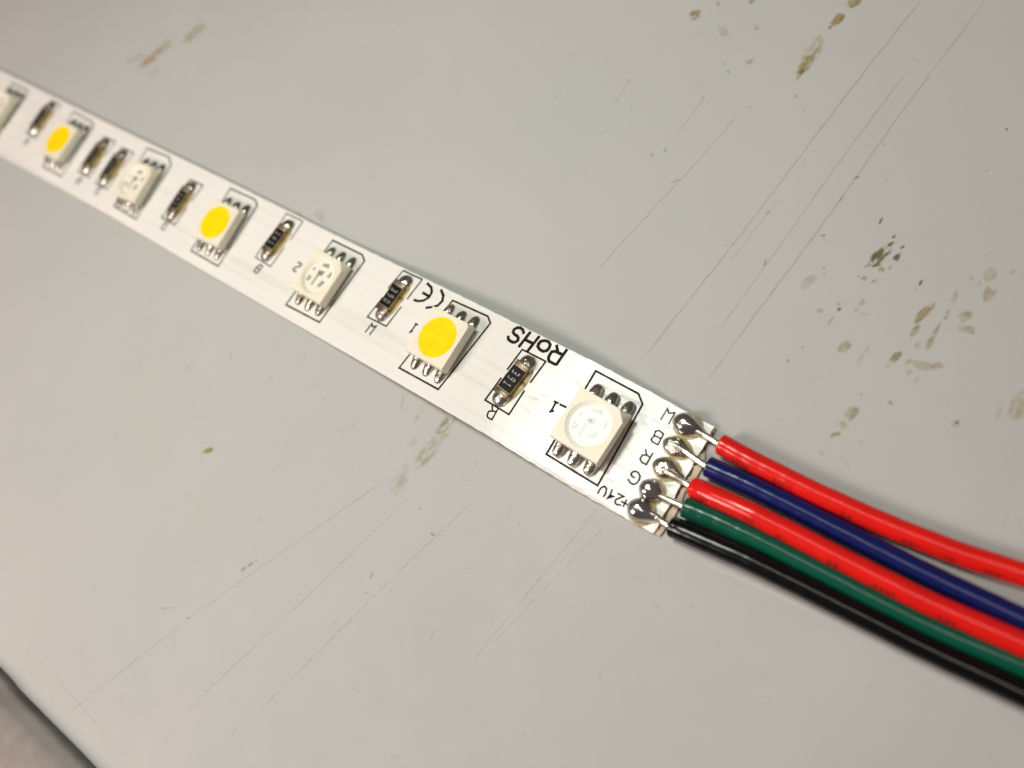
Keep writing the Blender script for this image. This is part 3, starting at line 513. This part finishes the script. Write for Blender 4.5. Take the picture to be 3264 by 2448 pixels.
def make_resistor(code):
    a, half, hb = .74, 1.66, .56
    body = MB(); body.loft(box_rings(0, 0, a, half, .05, hb, .03), True, True)
    res = body.build('resistor', M['ceramic'], smooth=False)
    gz = MB(); gz.loft(box_rings(0, 0, a - .02, 1.16, hb + .002, hb + .022, .015), False, True); gz.build('glaze', M['resist'], res, smooth=False)
    for sgn in (1, -1):
        t_ = MB(); t_.loft(box_rings(0, sgn * 1.46, a + .02, .28, .04, hb + .03, .06), True, True); t_.build('terminal', M['term'], res)
        f = MB(); rings = []; NN = 20
        for ph in (0, .2, .42, .64, .86, 1.08, 1.3, 1.5):
            rr, zz = math.cos(ph), math.sin(ph); row = []
            for j in range(NN):
                th = 2 * math.pi * j / NN
                c3, s3 = math.cos(th), math.sin(th); rs_ = rr * (abs(c3) ** 2.5 + abs(s3) ** 2.5) ** (-1 / 2.5); x = .82 * rs_ * c3 + .03 * wob(j, sgn, 1); y = .90 * rs_ * s3
                row.append((x + .05, sgn * 1.76 + y, .004 + .60 * zz * (1 - .12 * max(0, y * sgn)) + .02 * wob(j + ph * 7, 2 + sgn, 1) * zz))
            rings.append(row)
        f.loft(rings, False, True); f.build('solder_fillet', M['fillet'] , res)
    fx = MB(); rings = []
    for (k_, z) in ((1, .004), (.9, .05), (.75, .09), (.5, .10)):
        rings.append([((.98 * math.cos(t_) * (1 + .18 * math.cos(2 * t_)) + .14 + .06 * wob(j, 3, 1)) * k_ , (2.72 * math.sin(t_) + .05 * wob(j, 5, 1)) * k_, z) for j, t_ in enumerate(np.linspace(0, 2 * math.pi, 33)[:-1])])
    fx.loft(rings, False, True); fx.build('flux', M['flux'], res)
    # small solder bead at the chip's flank
    if code in ('391', '390'):
        b_ = MB(); b_.loft([[(.98 + .17 * math.cos(p_) * math.cos(t_), .25 + .17 * math.cos(p_) * math.sin(t_), .10 + .17 * math.sin(p_)) for t_ in np.linspace(0, 2 * math.pi, 13)[:-1]] for p_ in (-.6, -.2, .2, .6, 1, 1.4)], False, True)
        b_.build('solder_bead', M['fillet'], res)
    if code:
        mk = MB()
        for i, ch in enumerate(code):
            for gi, pl in enumerate(DIG[ch]):
                P_ = [(x * .34, y * .24) for x, y in pl]           # reads along the chip, upside down in the picture
                P_ = [(-(y) * 1.0 * 0 - x * 1.0, 0) if False else (x, y) for x, y in P_]
                for p0, p1 in zip(P_[:-1], P_[1:]):
                    d_ = np.array(p1) - np.array(p0); d_ = d_ / np.linalg.norm(d_); nn = np.array((-d_[1], d_[0])) * .035
                    q = [np.array(p0) - d_ * .03 + nn, np.array(p0) - d_ * .03 - nn, np.array(p1) + d_ * .03 - nn, np.array(p1) + d_ * .03 + nn]
                    # digit right = -v, digit up = +s   (so the row starts at the far end)
                    off = .62 - .62 * i
                    mk.add([(b * 1.55, off - a_ * .62, hb + .026 + .001 * gi) for a_, b in q], [(0, 1, 2, 3)])
        o = mk.build('value_code', M['code'], res, smooth=False)
        bm = bmesh.new(); bm.from_mesh(o.data)
        for f_ in bm.faces:
            if f_.normal.z < 0: f_.normal_flip()
        bm.to_mesh(o.data); bm.free()
    return res
RL = {'R': ('391', 'dark chip resistor marked 391 beside the letters RoHS'), 'W': ('390', 'dark chip resistor marked 390 beside the CE mark'), 'B': ('241', 'dark chip resistor above the small letter B'),
      'a': ('241', 'blurred chip resistor standing alone between clear and yellow LEDs'), 'b': ('241', 'blurred chip resistor of the close pair, nearer the yellow LED'), 'c': ('241', 'blurred chip resistor of the close pair, nearer the clear LED'), 'd': ('241', 'blurred chip resistor nearest the picture edge')}
protoR = {}
REF = D['res_outline']['R'][0][1]; rb = np.mean(np.array(D['res_body']['R']), 0)
for k, (code, lab) in RL.items():
    o = copy_tree(protoR[code]) if code in protoR else make_resistor(code)
    protoR.setdefault(code, o); o.parent = strip; o['label'] = lab
    if k in D['res_body']:
        b_ = np.array(D['res_body'][k]); c_ = b_.mean(0)
        ax = (b_[0] + b_[1] - b_[2] - b_[3]); rot = math.atan2(-ax[0], ax[1])
        wd, pls = D['res_outline'][k][0]
        outline(pls, wd, M['ink'] if k != 'B' else M['ink_thin'])
    else:
        c_ = np.array(D['res_blur'][k][0]); rot = 0
        outline([[(x - rb[0] + c_[0], y - rb[1] + c_[1]) for x, y in pl] for pl in REF], .15, M['ink_thin'])
        mb = MB(); gl_ = D['letters']['R1' if k in 'ac' else 'B1'][1]; ref = rb if k in 'ac' else np.mean(np.array(D['res_body']['B']), 0)
        for gi, pl in enumerate(gl_): ink_line(mb, [(x - ref[0] + c_[0], y - ref[1] + c_[1]) for x, y in pl], .15, .012 + .001 * gi)
        mb.build('printed_letter', M['ink_thin'], board, smooth=False)
    o.matrix_local = frame(c_[0], c_[1], 0, rot)

# ---- solder joints and pads at the cut end
BLOB = [(1.2, .95, 1.0), (1.18, .80, .52), (1.12, .84, .62), (1.0, .95, 1.08), (1.1, 1.0, 1.08)]
for i, (s0, v0) in enumerate(D['blobs']):
    pd = MB(); pz = .006
    pts = [(s0 + .35, -.78), (S_END - .06, -.70), (S_END - .06, .66), (s0 + .35, .72)]
    pd.add([pos(x, v0 + y, pz) for x, y in pts], [(0, 1, 2, 3)]); pd.build('contact_pad', M['pad'], strip, smooth=False)
    fl = MB(); NN = 36
    fl.loft([[tuple(pos(s0 + .15 + (1.16 * k_ + .07 * wob(j, i, 1)) * math.cos(t_) * BLOB[i][0] / 1.1, v0 + (.98 * k_ + .07 * wob(j, i + 3, 1)) * math.sin(t_) * BLOB[i][1] / .88, z)) for j, t_ in enumerate(np.linspace(0, 2 * math.pi, NN + 1)[:-1])] for k_, z in ((1.06, .010), (.98, .05), (.7, .07))], False, True)
    a, b, h_ = BLOB[i]; bl = MB(); rings = []; NN = 28
    for ph in np.linspace(0, 1.5, 12):
        row = []
        for j in range(NN):
            t_ = 2 * math.pi * j / NN; ct, st_ = math.cos(t_), math.sin(t_)
            rr = math.cos(ph) ** .85
            tail = 1 + (.62 if i != 3 else .3) * max(0, ct) ** 3 * (1 - .5 * ph / 1.5)
            x = a * rr * ct * tail; y = b * rr * st_ * (1 - .25 * max(0, ct) ** 2)
            z = h_ * math.sin(ph) ** .9 * (1 - .22 * max(0, ct) ** 2 * math.cos(ph)) + .015 * wob(j * .7 + ph * 4, i, 1) * math.cos(ph)
            row.append(tuple(pos(s0 + x, v0 + y, .008 + max(z, 0))))
        rings.append(row)
    bl.loft(rings, False, True)
    jo = bl.build('solder_joint', M['ball'] if i in (0, 3, 4) else M['fillet'], strip)
    fl.build('flux', M['flux'], jo)

# ------------------------------------------------------------------ wires
WL = {'red_a': ('red', 'red wire soldered to the W pad, outermost above the blue wire'), 'blue': ('blue', 'dark blue wire soldered to the B pad between two red wires'),
      'red_b': ('red', 'red wire soldered to the R pad between blue and green wires'), 'green': ('green', 'dark green wire soldered to the G pad beside the black wire'),
      'black': ('black', 'black wire soldered to the +24V pad, lowest of the five')}
RW = .83
for i, (k, (cm, lab)) in enumerate(WL.items()):
    pts = [tuple(p) for p in D['wires'][k]]
    if len(pts[0]) == 2: pts = [(*p, .8) for p in pts]
    a, b = np.array(pts[-2]), np.array(pts[-1]); d = (b - a) / np.linalg.norm(b - a); d[2] = 0
    pts = pts + [tuple(b + d * 14), tuple(b + d * 32)]
    root = bpy.data.objects.new('wire', None); col.objects.link(root); root.empty_display_size = .2
    root.location = Vector((pts[0][0], pts[0][1], 0)) * S
    tag(root, lab, 'wire', 'wires soldered to the strip end')
    off = np.array((pts[0][0], pts[0][1], 0))
    sp = [np.array(p) - off for p in spline(pts, 110)]
    for q_, p in enumerate(sp): p[1] += wob(q_ * .2, i, .012); p[2] = max(p[2], RW)
    t0 = (sp[1] - sp[0]) / np.linalg.norm(sp[1] - sp[0])
    path = [sp[0] , sp[0] + t0 * .03, sp[0] + t0 * .10] + sp[1:]
    rad = [RW * .86, RW * .96, RW] + [RW * (1 + wob(q_ * .6, i + 2, .012)) for q_ in range(1, len(sp))]
    ins = MB(); tube(ins, path, rad, 28); sharp(ins.build('insulation', M[cm], root), 50)
    # bare tinned conductor from the joint to the cut insulation
    c0, c1 = D['cond'][i]; s0, v0 = D['blobs'][i]
    A_ = [pos(s0 + .25, v0 + (c0[1] - v0) * .5, .52 if i not in (1,) else .40), pos(c0[0], c0[1], .42), pos((c0[0] + 8.6) / 2 + .2, (c0[1] * .6 + c1[1] * .4), .34)]
    e_ = Vector(sp[0] + off); A_ += [e_ - Vector(t0) * .35 + Vector((0, 0, -.12)), e_ + Vector(t0) * .4]
    cd = [np.array(p) - off for p in spline([tuple(p) for p in A_], 26)]
    cn = MB(); tube(cn, cd, [.28 + wob(q_ * .4, i, .014) for q_ in range(26)], 12); cn.build('conductor', M['tin'], root)
    if cm == 'red':
        # worn dark lettering on the flank, past reading
        rp = random.Random(11 + i); pm = MB(); acc = 8
        dash = []
        while acc < 84:
            run = rp.randint(2, 5)
            for _ in range(run): dash.append((acc, acc + rp.uniform(.5, 1.0))); acc += 1.35
            acc += rp.uniform(6, 14)
        for u0, u1 in dash:
            for rr in range(2):
                row = []
                w0 = rp.uniform(-.95, -.75); w1 = w0 + rp.uniform(.25, .6)
                for u in np.linspace(u0, u1, 4):
                    iu = min(int(u), 107); p = Vector(sp[iu]) * (1 - (u - iu)) + Vector(sp[iu + 1]) * (u - iu)
                    t_ = Vector(sp[iu + 1] - sp[iu]).normalized(); aa = t_.cross(Vector((0, 0, 1))).normalized(); bb = aa.cross(t_)
                    row.append([p + (aa * math.cos(w) + bb * math.sin(w)) * (RW * 1.014 + .004 * rr) for w in np.linspace(-w0, -w1 if False else -w0 - (w1 - w0), 4)])
                pm.loft(row, closed=False)
        tag(pm.build('faded_print', M['print'], root), kind='stuff')
